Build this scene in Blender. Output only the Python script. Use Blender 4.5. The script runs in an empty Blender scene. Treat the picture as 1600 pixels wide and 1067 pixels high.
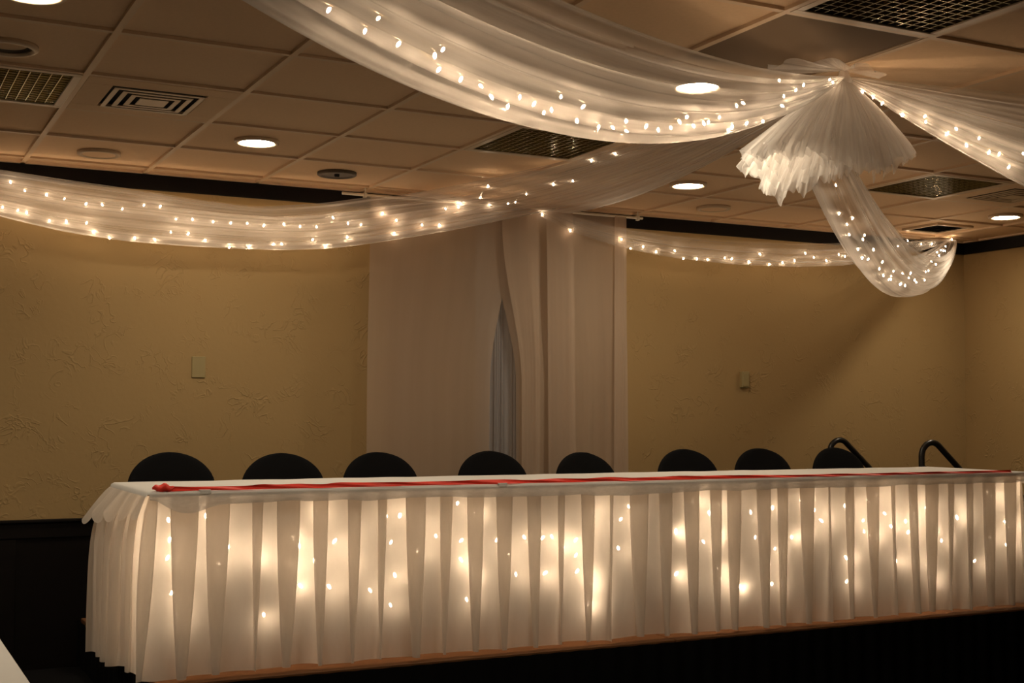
import bpy, bmesh, math, random
import numpy as np
from mathutils import Vector, Matrix

random.seed(7)
rng = np.random.default_rng(7)
SC = bpy.context.scene
COL = SC.collection
PI = math.pi

# ------------------------------------------------------------------ camera
FPX = 2047.4
EYE = 1.46                                   # camera height above the room floor
YAW, PIT, ROLL = math.radians(26.9426), math.radians(3.1633), math.radians(0.2459)
_fwd = np.array([math.sin(YAW) * math.cos(PIT), math.cos(YAW) * math.cos(PIT), math.sin(PIT)])
_r0 = np.array([math.cos(YAW), -math.sin(YAW), 0.0])
_u0 = np.cross(_r0, _fwd)
_rt = math.cos(ROLL) * _r0 + math.sin(ROLL) * _u0
_up = -math.sin(ROLL) * _r0 + math.cos(ROLL) * _u0
CM = np.array([_rt, _up, _fwd])
cam_data = bpy.data.cameras.new('camera')
cam = bpy.data.objects.new('camera', cam_data)
COL.objects.link(cam)
cam_data.sensor_fit = 'HORIZONTAL'
cam_data.sensor_width = 36.0
cam_data.lens = FPX / 1600 * 36.0
cam_data.clip_start = 0.02
cam.matrix_world = Matrix(((_rt[0], _up[0], -_fwd[0], 0), (_rt[1], _up[1], -_fwd[1], 0), (_rt[2], _up[2], -_fwd[2], EYE), (0, 0, 0, 1)))
SC.camera = cam

# ------------------------------------------------------------------ world, view
w = bpy.data.worlds.new('world'); SC.world = w; w.use_nodes = True
w.node_tree.nodes['Background'].inputs[0].default_value = (0.0, 0.0, 0.0, 1)
w.node_tree.nodes['Background'].inputs[1].default_value = 0.0
vs = SC.view_settings
vs.view_transform = 'Standard'; vs.look = 'None'; vs.gamma = 1.0; vs.use_curve_mapping = False
vs.exposure = 0.0
SC.cycles.transparent_max_bounces = 32
SC.cycles.max_bounces = 7
SC.cycles.diffuse_bounces = 5
SC.cycles.transmission_bounces = 8
SC.cycles.use_denoising = True
SC.cycles.sample_clamp_indirect = 4.0
SC.cycles.caustics_reflective = False
SC.cycles.caustics_refractive = False

LAMP_COL, LAMP_PWR = (1.0, 0.83, 0.60), 185.0      # recessed downlights
BULB_COL, BULB_PWR = (1.0, 0.73, 0.47), 104.0       # icicle bulbs behind the skirt
SWAG_PWR = 155.0                                    # smaller bulbs in the swags

# ------------------------------------------------------------------ pixels to directions
def ray(x, y):
    v = np.array([(x - 800) / FPX, -(y - 533.5) / FPX, 1.0])
    return v @ CM
def on_z(x, y, z):                            # z above the room floor
    r = ray(x, y); k = (z - EYE) / r[2]
    return np.array([r[0] * k, r[1] * k, z])
def on_y(x, y, Y):
    r = ray(x, y); k = Y / r[1]
    return np.array([r[0] * k, Y, EYE + r[2] * k])
def project(P):
    q = (np.asarray(P) - np.array([0, 0, EYE])) @ CM.T
    return np.stack([800 + FPX * q[..., 0] / q[..., 2], 533.5 - FPX * q[..., 1] / q[..., 2]], -1)

# ------------------------------------------------------------------ main measures
T = 0.6096
GX, GY = 0.7740, 4.4513                       # ceiling grid crossing (0, 0)
ZC = EYE + 1.2666                             # ceiling
YW, XR = 7.07, 7.33                           # back wall, side wall
XL, YF = -5.0, -6.0
ZST = EYE - 1.04                              # stage deck
ZTB = EYE - 0.305                             # table top on stage
ZRAIL = EYE - 0.545                           # chair rail
def gx(i): return GX + i * T
def gy(j): return GY + j * T

# ------------------------------------------------------------------ materials
def new_mat(name):
    m = bpy.data.materials.new(name); m.use_nodes = True
    nt = m.node_tree
    for n in list(nt.nodes): nt.nodes.remove(n)
    out = nt.nodes.new('ShaderNodeOutputMaterial')
    return m, nt, out
def N(nt, kind, **kw):
    n = nt.nodes.new(kind)
    for k, v in kw.items():
        if k in n.inputs: n.inputs[k].default_value = v
        else: setattr(n, k, v)
    return n
def rgba(c): return (c[0], c[1], c[2], 1.0)
def plain(name, col, rough=0.6, metal=0.0, var=0.08, scale=12.0, bump=0.0, bscale=200.0, spec=0.4):
    m, nt, out = new_mat(name)
    b = N(nt, 'ShaderNodeBsdfPrincipled')
    b.inputs['Roughness'].default_value = rough; b.inputs['Metallic'].default_value = metal
    b.inputs['Specular IOR Level'].default_value = spec
    tc = N(nt, 'ShaderNodeTexCoord')
    nz = N(nt, 'ShaderNodeTexNoise', Scale=scale, Detail=4.0)
    nt.links.new(tc.outputs['Object'], nz.inputs['Vector'])
    mx = N(nt, 'ShaderNodeMixRGB')
    mx.inputs[1].default_value = rgba([c * (1 - var) for c in col]); mx.inputs[2].default_value = rgba([min(1, c * (1 + var)) for c in col])
    nt.links.new(nz.outputs[0], mx.inputs[0]); nt.links.new(mx.outputs[0], b.inputs['Base Color'])
    if bump:
        n2 = N(nt, 'ShaderNodeTexNoise', Scale=bscale, Detail=3.0)
        nt.links.new(tc.outputs['Object'], n2.inputs['Vector'])
        bp = N(nt, 'ShaderNodeBump', Strength=bump, Distance=0.002)
        nt.links.new(n2.outputs[0], bp.inputs['Height']); nt.links.new(bp.outputs[0], b.inputs['Normal'])
    nt.links.new(b.outputs[0], out.inputs[0])
    return m
def emitter(name, col, strength):
    m, nt, out = new_mat(name)
    e = N(nt, 'ShaderNodeEmission'); e.inputs[0].default_value = rgba(col); e.inputs[1].default_value = strength
    nt.links.new(e.outputs[0], out.inputs[0])
    return m
def sheer(name, col, op_lo, op_hi, transl=0.5, streak=(3.0, 70.0), weave=0.0):
    """thin fabric: part see-through, part diffuse, part translucent; density streaks follow the fabric's UV."""
    m, nt, out = new_mat(name)
    uv = N(nt, 'ShaderNodeUVMap')
    mp = N(nt, 'ShaderNodeMapping'); mp.inputs['Scale'].default_value = (streak[0], streak[1], 1)
    nt.links.new(uv.outputs[0], mp.inputs[0])
    nz = N(nt, 'ShaderNodeTexNoise', Scale=1.0, Detail=5.0, Roughness=0.6)
    nt.links.new(mp.outputs[0], nz.inputs['Vector'])
    mr = N(nt, 'ShaderNodeMapRange')
    for k, v in zip((1, 2, 3, 4), (0.3, 0.7, op_lo, op_hi)): mr.inputs[k].default_value = v
    nt.links.new(nz.outputs[0], mr.inputs[0])
    d = N(nt, 'ShaderNodeBsdfDiffuse'); d.inputs[0].default_value = rgba(col)
    t = N(nt, 'ShaderNodeBsdfTranslucent'); t.inputs[0].default_value = rgba(col)
    tr = N(nt, 'ShaderNodeBsdfTransparent')
    a = N(nt, 'ShaderNodeMixShader'); a.inputs[0].default_value = transl
    nt.links.new(d.outputs[0], a.inputs[1]); nt.links.new(t.outputs[0], a.inputs[2])
    b = N(nt, 'ShaderNodeMixShader')
    nt.links.new(mr.outputs[0], b.inputs[0]); nt.links.new(tr.outputs[0], b.inputs[1]); nt.links.new(a.outputs[0], b.inputs[2])
    nt.links.new(b.outputs[0], out.inputs[0])
    return m
def plaster(name, col):
    m, nt, out = new_mat(name)
    b = N(nt, 'ShaderNodeBsdfPrincipled'); b.inputs['Roughness'].default_value = 0.75; b.inputs['Specular IOR Level'].default_value = 0.25
    tc = N(nt, 'ShaderNodeTexCoord')
    # trowel strokes: short contour lines of a distorted noise, only in scattered patches
    warp = N(nt, 'ShaderNodeTexNoise', Scale=10.0, Detail=2.0, Distortion=1.3)
    nt.links.new(tc.outputs['Object'], warp.inputs['Vector'])
    sub = N(nt, 'ShaderNodeMath'); sub.operation = 'SUBTRACT'; sub.inputs[1].default_value = 0.5
    nt.links.new(warp.outputs[0], sub.inputs[0])
    ab = N(nt, 'ShaderNodeMath'); ab.operation = 'ABSOLUTE'; nt.links.new(sub.outputs[0], ab.inputs[0])
    r1 = N(nt, 'ShaderNodeMapRange')
    for k, v in zip((1, 2, 3, 4), (0.0, 0.04, 1.0, 0.0)): r1.inputs[k].default_value = v
    nt.links.new(ab.outputs[0], r1.inputs[0])
    patch = N(nt, 'ShaderNodeTexNoise', Scale=5.5, Detail=3.0)
    nt.links.new(tc.outputs['Object'], patch.inputs['Vector'])
    r2 = N(nt, 'ShaderNodeMapRange')
    for k, v in zip((1, 2, 3, 4), (0.50, 0.60, 0.0, 1.0)): r2.inputs[k].default_value = v
    nt.links.new(patch.outputs[0], r2.inputs[0])
    mul = N(nt, 'ShaderNodeMath'); mul.operation = 'MULTIPLY'
    nt.links.new(r1.outputs[0], mul.inputs[0]); nt.links.new(r2.outputs[0], mul.inputs[1])
    fine = N(nt, 'ShaderNodeTexNoise', Scale=38.0, Detail=5.0)
    nt.links.new(tc.outputs['Object'], fine.inputs['Vector'])
    ad = N(nt, 'ShaderNodeMath'); ad.operation = 'MULTIPLY_ADD'; ad.inputs[1].default_value = 0.35
    nt.links.new(fine.outputs[0], ad.inputs[0]); nt.links.new(mul.outputs[0], ad.inputs[2])
    bp = N(nt, 'ShaderNodeBump', Strength=0.6, Distance=0.0045)
    nt.links.new(ad.outputs[0], bp.inputs['Height']); nt.links.new(bp.outputs[0], b.inputs['Normal'])
    big = N(nt, 'ShaderNodeTexNoise', Scale=1.3, Detail=4.0)
    nt.links.new(tc.outputs['Object'], big.inputs['Vector'])
    mx = N(nt, 'ShaderNodeMixRGB')
    mx.inputs[1].default_value = rgba([c * 0.95 for c in col]); mx.inputs[2].default_value = rgba([c * 1.05 for c in col])
    nt.links.new(big.outputs[0], mx.inputs[0]); nt.links.new(mx.outputs[0], b.inputs['Base Color'])
    nt.links.new(b.outputs[0], out.inputs[0])
    return m
def perforated(name, base, hole):
    m, nt, out = new_mat(name)
    b = N(nt, 'ShaderNodeBsdfPrincipled'); b.inputs['Roughness'].default_value = 0.85; b.inputs['Specular IOR Level'].default_value = 0.1
    tc = N(nt, 'ShaderNodeTexCoord')
    v = N(nt, 'ShaderNodeTexVoronoi', Scale=75.0, Randomness=0.0)
    nt.links.new(tc.outputs['Object'], v.inputs['Vector'])
    r = N(nt, 'ShaderNodeMapRange')
    for k, q in zip((1, 2, 3, 4), (0.32, 0.42, 0.0, 1.0)): r.inputs[k].default_value = q
    nt.links.new(v.outputs[0], r.inputs[0])
    mx = N(nt, 'ShaderNodeMixRGB'); mx.inputs[1].default_value = rgba(hole); mx.inputs[2].default_value = rgba(base)
    nt.links.new(r.outputs[0], mx.inputs[0]); nt.links.new(mx.outputs[0], b.inputs['Base Color'])
    nt.links.new(b.outputs[0], out.inputs[0])
    return m
def wood(name, c1, c2):
    m, nt, out = new_mat(name)
    b = N(nt, 'ShaderNodeBsdfPrincipled'); b.inputs['Roughness'].default_value = 0.55; b.inputs['Specular IOR Level'].default_value = 0.15
    tc = N(nt, 'ShaderNodeTexCoord')
    mp = N(nt, 'ShaderNodeMapping'); mp.inputs['Scale'].default_value = (2.0, 30.0, 30.0)
    nz = N(nt, 'ShaderNodeTexNoise', Scale=1.5, Detail=6.0)
    nt.links.new(tc.outputs['Object'], mp.inputs[0]); nt.links.new(mp.outputs[0], nz.inputs['Vector'])
    mx = N(nt, 'ShaderNodeMixRGB'); mx.inputs[1].default_value = rgba(c1); mx.inputs[2].default_value = rgba(c2)
    nt.links.new(nz.outputs[0], mx.inputs[0]); nt.links.new(mx.outputs[0], b.inputs['Base Color'])
    nt.links.new(b.outputs[0], out.inputs[0])
    return m

M = dict(
    wall=plaster('tan_plaster', (0.40, 0.275, 0.125)),
    tile=plain('ceiling_tile', (0.74, 0.53, 0.34), 0.85, var=0.06, scale=60, bump=0.35, bscale=120, spec=0.1),
    bar=plain('grid_metal', (0.68, 0.50, 0.33), 0.5, var=0.04),
    slab=plain('plenum_slab', (0.25, 0.21, 0.17), 0.9),
    black_trim=plain('black_trim', (0.006, 0.005, 0.005), 0.5, spec=0.15),
    dark_wood=wood('dark_wood', (0.003, 0.002, 0.002), (0.006, 0.004, 0.0035)),
    carpet=plain('dark_carpet', (0.012, 0.010, 0.009), 0.95, bump=0.6, bscale=300, spec=0.05),
    deck=wood('deck_wood', (0.15, 0.066, 0.028), (0.21, 0.10, 0.045)),
    black_cloth=plain('black_cloth', (0.006, 0.006, 0.007), 0.9, bump=0.3, bscale=500, spec=0.1),
    black_metal=plain('black_metal', (0.008, 0.008, 0.009), 0.35),
    cloth=plain('white_cloth', (0.74, 0.73, 0.71), 0.9, var=0.03, bump=0.2, bscale=600, spec=0.1),
    plate=plain('ivory_plastic', (0.36, 0.29, 0.14), 0.45, var=0.02),
    enamel=plain('white_enamel', (0.58, 0.44, 0.30), 0.4, var=0.03),
    dark_in=plain('dark_interior', (0.012, 0.010, 0.008), 0.8),
    dull=plain('dull_grille', (0.10, 0.075, 0.055), 0.6),
    gold=plain('gold_louver', (0.33, 0.28, 0.155), 0.22, metal=1.0),
    perf=perforated('perforated_metal', (0.19, 0.135, 0.09), (0.02, 0.014, 0.010)),
    red=plain('red_satin', (0.95, 0.050, 0.028), 0.45, var=0.15, scale=30),
    wire=plain('clear_wire', (0.35, 0.27, 0.18), 0.4),
    table_metal=plain('grey_table_metal', (0.10, 0.10, 0.10), 0.4),
    table_wood=plain('laminate', (0.35, 0.27, 0.18), 0.5),
    clip=plain('white_plastic', (0.85, 0.83, 0.80), 0.25, var=0.01),
    grey_edge=plain('grey_nosing', (0.10, 0.09, 0.08), 0.6),
    rod=plain('white_rod', (0.70, 0.64, 0.55), 0.4),
    lamp=emitter('lamp_lens', LAMP_COL, LAMP_PWR),
    bulb=emitter('bulb_glow', BULB_COL, BULB_PWR),
    swag_bulb=emitter('small_bulb_glow', BULB_COL, SWAG_PWR),
    skirt=sheer('sheer_skirt_fabric', (0.92, 0.87, 0.81), 0.82, 0.90, 0.55, (40.0, 3.0)),
    hang=sheer('thin_cloth_hang', (0.74, 0.73, 0.71), 0.62, 0.74, 0.4, (30.0, 5.0)),
    thin_tulle=sheer('thin_white_tulle', (0.93, 0.89, 0.85), 0.10, 0.32, 0.45, (0.9, 17.0)),
    full_tulle=sheer('full_white_tulle', (0.93, 0.89, 0.85), 0.38, 0.66, 0.5, (0.9, 13.0)),
    tulle=sheer('white_tulle', (0.93, 0.89, 0.85), 0.18, 0.48, 0.45, (0.9, 15.0)),
    pouf=sheer('pouf_tulle', (0.93, 0.89, 0.85), 0.30, 0.50, 0.55, (9.0, 1.2)),
    drape=sheer('backdrop_voile', (0.60, 0.475, 0.37), 0.66, 0.74, 0.35, (6.0, 0.5)),
    drape_mid=sheer('grey_blue_voile', (0.49, 0.49, 0.52), 0.62, 0.86, 0.35, (90.0, 0.3)),
)

# ------------------------------------------------------------------ mesh helpers
def link(name, me, mat=None, parent=None, smooth=False):
    o = bpy.data.objects.new(name, me); COL.objects.link(o)
    if mat is not None and not me.materials: me.materials.append(mat)
    if parent is not None: o.parent = parent
    if smooth:
        for p in me.polygons: p.use_smooth = True
    return o
def bm_obj(name, bm, mat, parent=None, smooth=False):
    me = bpy.data.meshes.new(name); bm.normal_update(); bm.to_mesh(me); bm.free()
    return link(name, me, mat, parent, smooth)
def box(bm, x0, x1, y0, y1, z0, z1, bev=0.0):
    r = bmesh.ops.create_cube(bm, size=1.0)
    vs_ = r['verts']
    for v in vs_:
        v.co = Vector((x0 + (v.co.x + .5) * (x1 - x0), y0 + (v.co.y + .5) * (y1 - y0), z0 + (v.co.z + .5) * (z1 - z0)))
    if bev:
        es = list({e for v in vs_ for e in v.link_edges})
        bmesh.ops.bevel(bm, geom=es, offset=bev, segments=1, affect='EDGES', profile=0.5)
def box_obj(name, dims, mat, parent=None, bev=0.0):
    bm = bmesh.new(); box(bm, *dims, bev=bev)
    return bm_obj(name, bm, mat, parent)
def tube(bm, pts, r, n=8, cap=True):
    pts = [Vector(p) for p in pts]
    rings = []
    prev = None
    for k, p in enumerate(pts):
        d = (pts[min(k + 1, len(pts) - 1)] - pts[max(k - 1, 0)])
        if d.length < 1e-9: d = Vector((0, 0, 1))
        d.normalize()
        if prev is None:
            a = Vector((0, 0, 1)) if abs(d.z) < .9 else Vector((1, 0, 0))
            u = d.cross(a).normalized()
        else:
            u = (prev - d * prev.dot(d))
            u = u.normalized() if u.length > 1e-6 else d.orthogonal().normalized()
        prev = u
        v = d.cross(u)
        rings.append([bm.verts.new(p + (u * math.cos(2 * PI * i / n) + v * math.sin(2 * PI * i / n)) * r) for i in range(n)])
    for a, b in zip(rings, rings[1:]):
        for i in range(n):
            bm.faces.new((a[i], a[(i + 1) % n], b[(i + 1) % n], b[i]))
    if cap:
        bm.faces.new(rings[0][::-1]); bm.faces.new(rings[-1])
def lathe(bm, prof, n=32, cx=0, cy=0):
    rings = [[bm.verts.new((cx + r * math.cos(2 * PI * i / n), cy + r * math.sin(2 * PI * i / n), z)) for i in range(n)] for r, z in prof]
    for a, b in zip(rings, rings[1:]):
        for i in range(n):
            bm.faces.new((a[i], a[(i + 1) % n], b[(i + 1) % n], b[i]))
    return rings
def grid_mesh(name, P, mat, parent=None, uscale=1.0, vscale=1.0, smooth=True):
    """P: (nu, nv, 3) array -> sheet with UVs (u along first axis)."""
    nu, nv = P.shape[:2]
    idx = np.arange(nu * nv).reshape(nu, nv)
    f = np.stack([idx[:-1, :-1], idx[1:, :-1], idx[1:, 1:], idx[:-1, 1:]], -1).reshape(-1, 4)
    me = bpy.data.meshes.new(name)
    me.from_pydata([tuple(p) for p in P.reshape(-1, 3)], [], f.tolist())
    uvl = me.uv_layers.new(name='UVMap')
    U, V = np.meshgrid(np.linspace(0, uscale, nu), np.linspace(0, vscale, nv), indexing='ij')
    uv = np.stack([U, V], -1).reshape(-1, 2)
    li = np.zeros(len(me.loops), dtype=np.int32); me.loops.foreach_get('vertex_index', li)
    uvl.data.foreach_set('uv', uv[li].astype(np.float32).ravel())
    me.update()
    return link(name, me, mat, parent, smooth)
def thing(name, loc, label, cat, group=None):
    o = bpy.data.objects.new(name, None); COL.objects.link(o)
    o.location = loc; o.empty_display_size = 0.1
    return tag(o, label, cat, group)
def tag(o, label, cat, group=None):
    o['label'] = label; o['category'] = cat
    if group: o['group'] = group
    return o
def struct(o, label=None):
    o['kind'] = 'structure'
    if label: o['label'] = label
    return o
def local(root, o):                            # child mesh is written in world coordinates: keep it there
    o.parent = root
    o.matrix_parent_inverse = Matrix.Translation(root.location).inverted()
    return o
def smooth_noise(n, k, seed):
    r = np.random.default_rng(seed)
    x = np.linspace(0, k, n); c = r.uniform(-1, 1, k + 3)
    i = np.clip(x.astype(int), 0, k); t = x - i; t = t * t * (3 - 2 * t)
    return c[i] * (1 - t) + c[i + 1] * t

# ------------------------------------------------------------------ room shell
ZFL = 0.0
struct(box_obj('floor', (XL, XR, YF, YW, -0.1, ZFL), M['carpet']), 'dark carpeted floor of the hall')
struct(box_obj('wall_back', (XL - .1, XR + .1, YW, YW + .12, ZFL, ZC + .1), M['wall']), 'tan textured plaster wall behind the stage')
struct(box_obj('wall_right', (XR, XR + .12, YF, YW, ZFL, ZC + .1), M['wall']), 'tan textured plaster side wall meeting the back wall at the corner')
struct(box_obj('wall_left', (XL - .12, XL, YF, YW, ZFL, ZC + .1), M['wall']))
struct(box_obj('wall_front', (XL - .1, XR + .1, YF - .12, YF, ZFL, ZC + .1), M['wall']))
ceiling = struct(box_obj('ceiling', (XL, XR, YF, YW, ZC + .03, ZC + .1), M['slab']), 'suspended ceiling of square tiles in a metal grid')

# crown strip, wainscot and chair rail
def crown(name, pts, lab):
    bm = bmesh.new()
    for d in pts: box(bm, *d, bev=0.004)
    struct(bm_obj(name, bm, M['black_trim']), lab)
crown('trim_1', [(XL, XR, YW - .022, YW, ZC - .082, ZC + .02)], 'black crown strip along the top of the back wall')
crown('trim_2', [(XR - .022, XR, YF, YW - .022, ZC - .082, ZC + .02)], 'black crown strip along the top of the side wall')
def wainscot(name, along_x, lab):
    root = None
    bm = bmesh.new()
    if along_x: box(bm, XL, XR, YW - .012, YW, 0.0, ZRAIL - .05)
    else: box(bm, XR - .012, XR, YF, YW - .03, 0.0, ZRAIL - .05)
    root = struct(bm_obj(name, bm, M['dark_wood']), lab)
    def piece(nm, a0, a1, z0, z1, d, bev=.004):
        dims = (a0, a1, YW - d, YW - .005, z0, z1) if along_x else (XR - d, XR - .005, a0, a1, z0, z1)
        box_obj(nm, dims, M['dark_wood'], root, bev)
    lo, hi = (XL, XR) if along_x else (YF, YW - .05)
    piece('chair_rail', lo, hi, ZRAIL - .016, ZRAIL, .045)
    piece('rail_board', lo, hi, ZRAIL - .095, ZRAIL - .016, .026)
    piece('base_board', lo, hi, 0.0, .12, .026)
    a = lo
    while a < hi - .3:
        piece('panel_stile', a, min(a + .09, hi), .12, ZRAIL - .095, .022)
        a += 0.95
wainscot('trim_3', True, 'near black wooden wainscot below the tan back wall')
wainscot('trim_4', False, 'near black wooden wainscot below the tan side wall')

# ------------------------------------------------------------------ ceiling tiles and grid
I0, I1, J0, J1 = -4, 11, -5, 5
SPECIAL = {(-1, 1), (3, 1), (3, -3), (7, 1), (0, 1), (8, 1), (3, -2)}
tile_cache = {}
def tile_mesh(wx, wy):
    key = (round(wx, 3), round(wy, 3))
    if key not in tile_cache:
        bm = bmesh.new(); box(bm, -wx / 2, wx / 2, -wy / 2, wy / 2, 0, .018, bev=0.004)
        me = bpy.data.meshes.new('ceiling_tile'); bm.to_mesh(me); bm.free(); me.materials.append(M['tile'])
        tile_cache[key] = me
    return tile_cache[key]
for i in range(I0, I1):
    for j in range(J0, J1):
        x0, x1 = gx(i), min(gx(i + 1), XR); y0, y1 = gy(j), min(gy(j + 1), YW)
        if x1 - x0 < .05 or y1 - y0 < .05 or (i, j) in SPECIAL: continue
        o = link('ceiling_tile', tile_mesh(x1 - x0 - .012, y1 - y0 - .012), None, ceiling)
        o.location = ((x0 + x1) / 2, (y0 + y1) / 2, ZC + .011 + rng.uniform(-.001, .0015))
for i in range(I0, I1 + 1):
    if gx(i) < XR - .02:
        box_obj('grid_bar', (gx(i) - .012, gx(i) + .012, gy(J0), YW - .01, ZC - .001, ZC + .03), M['bar'], ceiling)
for j in range(J0, J1 + 1):
    if gy(j) < YW - .02:
        box_obj('grid_bar', (gx(I0), XR - .01, gy(j) - .012, gy(j) + .012, ZC, ZC + .0305), M['bar'], ceiling)
box_obj('wall_angle', (XL, XR - .022, YW - .05, YW - .022, ZC - .001, ZC + .012), M['bar'], ceiling)
box_obj('wall_angle', (XR - .05, XR - .022, YF, YW - .05, ZC - .001, ZC + .012), M['bar'], ceiling)

# ------------------------------------------------------------------ ceiling fixtures
def ring_mesh():
    bm = bmesh.new()
    lathe(bm, [(.080, .0), (.084, -.006), (.098, -.007), (.104, -.003), (.104, .013), (.080, .013), (.080, .0)], 40)
    me = bpy.data.meshes.new('trim_ring'); bm.normal_update(); bm.to_mesh(me); bm.free(); me.materials.append(M['enamel'])
    for p in me.polygons: p.use_smooth = True
    return me
def lens_mesh(r, sag, z, mat, nm):
    bm = bmesh.new()
    rs = lathe(bm, [(r * math.sin(a), z - sag * math.cos(a)) for a in np.linspace(PI / 2, .18, 6)], 40)
    bm.faces.new(rs[-1])
    me = bpy.data.meshes.new(nm); bm.normal_update(); bm.to_mesh(me); bm.free(); me.materials.append(mat)
    return me
RING = ring_mesh()
LENS = lens_mesh(.081, .006, .004, M['lamp'], 'lens')
def downlight(i, j, label, group=None, off=''):
    r = thing('recessed_downlight' + off, (gx(i), gy(j), ZC), label, 'ceiling light', group)
    link('trim_ring', RING, None, r); link('lens' + off, LENS, None, r)
    return r
for (i, j), lab in {
    (1.5, 2.5): 'lit round downlight between the square air diffuser and the dark round ceiling speaker',
    (5.5, 2.5): 'lit round downlight in open tile between backdrop rod and ruffled tulle pouf',
    (9.5, 2.5): 'lit round downlight close to the side wall near the room corner',
    (3.5, -.5): 'lit round downlight shining through the wide tulle swag beside the pouf',
    (-.5, -.5): 'lit round downlight beside an unlit round fixture of the same size'}.items():
    downlight(i, j, lab)
downlight(-2.5, 2.5, 'lit round downlight over the floor past the stage end', off='_offscreen')

DARKLENS = lens_mesh(.074, -.02, .001, M['dull'], 'grille')
DARKLENS2 = lens_mesh(.079, -.001, -.003, M['tile'], 'cover_disc')
DARKLENS3 = lens_mesh(.080, -.004, -.002, M['dull'], 'grille')
r = thing('unlit_downlight', (gx(-.5), gy(.6), ZC), 'unlit round recessed fixture with dark inside beside the lit downlight', 'ceiling light')
link('trim_ring', RING, None, r); link('reflector', DARKLENS, None, r)
def cover(i, j, lab):
    r = thing('ceiling_cover', (gx(i), gy(j), ZC), lab, 'ceiling cover')
    link('trim_ring', RING, None, r); link('cover_disc', DARKLENS2, None, r)
cover(.5, 3.55, 'tan round cover plate in ceiling tile beyond the square air diffuser')
cover(6.5, 3.5, 'tan round cover plate in ceiling tile above the swag on the back wall')
RING_DARK = RING.copy(); RING_DARK.materials.clear(); RING_DARK.materials.append(M['dull'])
r = thing('ceiling_speaker', (gx(2.5), gy(3.5), ZC), 'dark round ceiling speaker grille beside the end of the curtain rod', 'speaker')
link('trim_ring', RING_DARK, None, r); link('grille', DARKLENS3, None, r)
bm = bmesh.new(); lathe(bm, [(.001, -.012), (.012, -.012), (.014, -.004), (.014, .002)], 16); bm_obj('centre_knob', bm, M['dark_in'], r)

def louver_mesh():
    """deep parabolic cells: each blade has a V section"""
    bm = bmesh.new(); n = 14; h = .265; step = 2 * h / n
    for k in range(n + 1):
        c = -h + k * step
        for axis in (0, 1):
            zt, zb, wb, wt = .0240, .001 + .0006 * axis, .0012, .0030
            pr = [(-wt, zt), (-wb, zb), (wb, zb), (wt, zt)]
            a, b = [], []
            for d, z in pr:
                p, q = (c + d, -h), (c + d, h)
                if axis: p, q = p[::-1], q[::-1]
                a.append(bm.verts.new((*p, z))); b.append(bm.verts.new((*q, z)))
            for m_ in range(3): bm.faces.new((a[m_], a[m_ + 1], b[m_ + 1], b[m_]))
    me = bpy.data.meshes.new('louver'); bm.normal_update(); bm.to_mesh(me); bm.free(); me.materials.append(M['gold'])
    return me
LOUV = louver_mesh()
def frame_mesh(nm, outer, inner, z0, z1, mat):
    bm = bmesh.new()
    box(bm, -outer, outer, -outer, -inner, z0, z1, bev=.002); box(bm, -outer, outer, inner, outer, z0, z1, bev=.002)
    box(bm, -outer, -inner, -inner, inner, z0, z1, bev=.002); box(bm, inner, outer, -inner, inner, z0, z1, bev=.002)
    me = bpy.data.meshes.new(nm); bm.normal_update(); bm.to_mesh(me); bm.free(); me.materials.append(mat)
    return me
TFRAME = frame_mesh('frame', .296, .264, -.003, .022, M['enamel'])
def back_mesh(s, z, mat):
    bm = bmesh.new(); box(bm, -s, s, -s, s, z, z + .004)
    me = bpy.data.meshes.new('back_pan'); bm.to_mesh(me); bm.free(); me.materials.append(mat); return me
TBACK = back_mesh(.285, .0245, M['dark_in'])
for (i, j), lab in {
    (-1, 1): 'unlit square louvred ceiling light beside the stepped air diffuser and round cover',
    (3, 1): 'unlit square gold louvred ceiling light between the two tulle swags',
    (3, -3): 'unlit square louvred ceiling light next to the perforated return panel',
    (7, 1): 'unlit square louvred ceiling light above the drooping swag beyond the pouf'}.items():
    r = thing('louvred_light', (gx(i + .5), gy(j + .5), ZC), lab, 'ceiling light')
    link('frame', TFRAME, None, r); link('back_pan', TBACK, None, r)
    l = link('louver', LOUV, None, r); l['kind'] = 'stuff'

def diffuser(i, j, lab, s=1.0):
    r = thing('air_diffuser', (gx(i), gy(j), ZC), lab, 'air vent')
    link('panel', frame_mesh('panel', .294 * s, .185 * s, -.002, .012, M['tile']), None, r)
    link('back_pan', back_mesh(.19 * s, .023, M['dark_in']), None, r)
    for k in range(3):
        a = (.178 - .040 * k) * s
        link('fin', frame_mesh('fin', a, a - .021 * s, -.008 - .001 * k, -.004 - .001 * k, M['enamel']), None, r)
    bm = bmesh.new(); box(bm, -.058 * s, .058 * s, -.058 * s, .058 * s, -.011, -.007, bev=.002)
    bm_obj('centre_plate', bm, M['enamel'], r)
diffuser(.5, 1.5, 'square air diffuser with stepped fins beside the louvred ceiling light')
diffuser(8.5, 1.5, 'square air diffuser with stepped fins above the lit downlight near the side wall')
# small square vent by the corner
r = thing('square_vent', (gx(9.52), gy(3.48), ZC), 'small square ceiling vent above the gathered swag ends in the corner', 'air vent')
link('frame', frame_mesh('frame', .165, .140, -.004, .011, M['enamel']), None, r)
link('back_pan', back_mesh(.142, .005, M['dark_in']), None, r)
for k in range(6):
    bm = bmesh.new(); c = -.117 + k * .047
    a = [bm.verts.new(p) for p in ((-.14, c - .014, -.003), (.14, c - .014, -.003), (.14, c + .012, .006), (-.14, c + .012, .006))]
    bm.faces.new(a); bm_obj('slat', bm, M['dull'], r)
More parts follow.
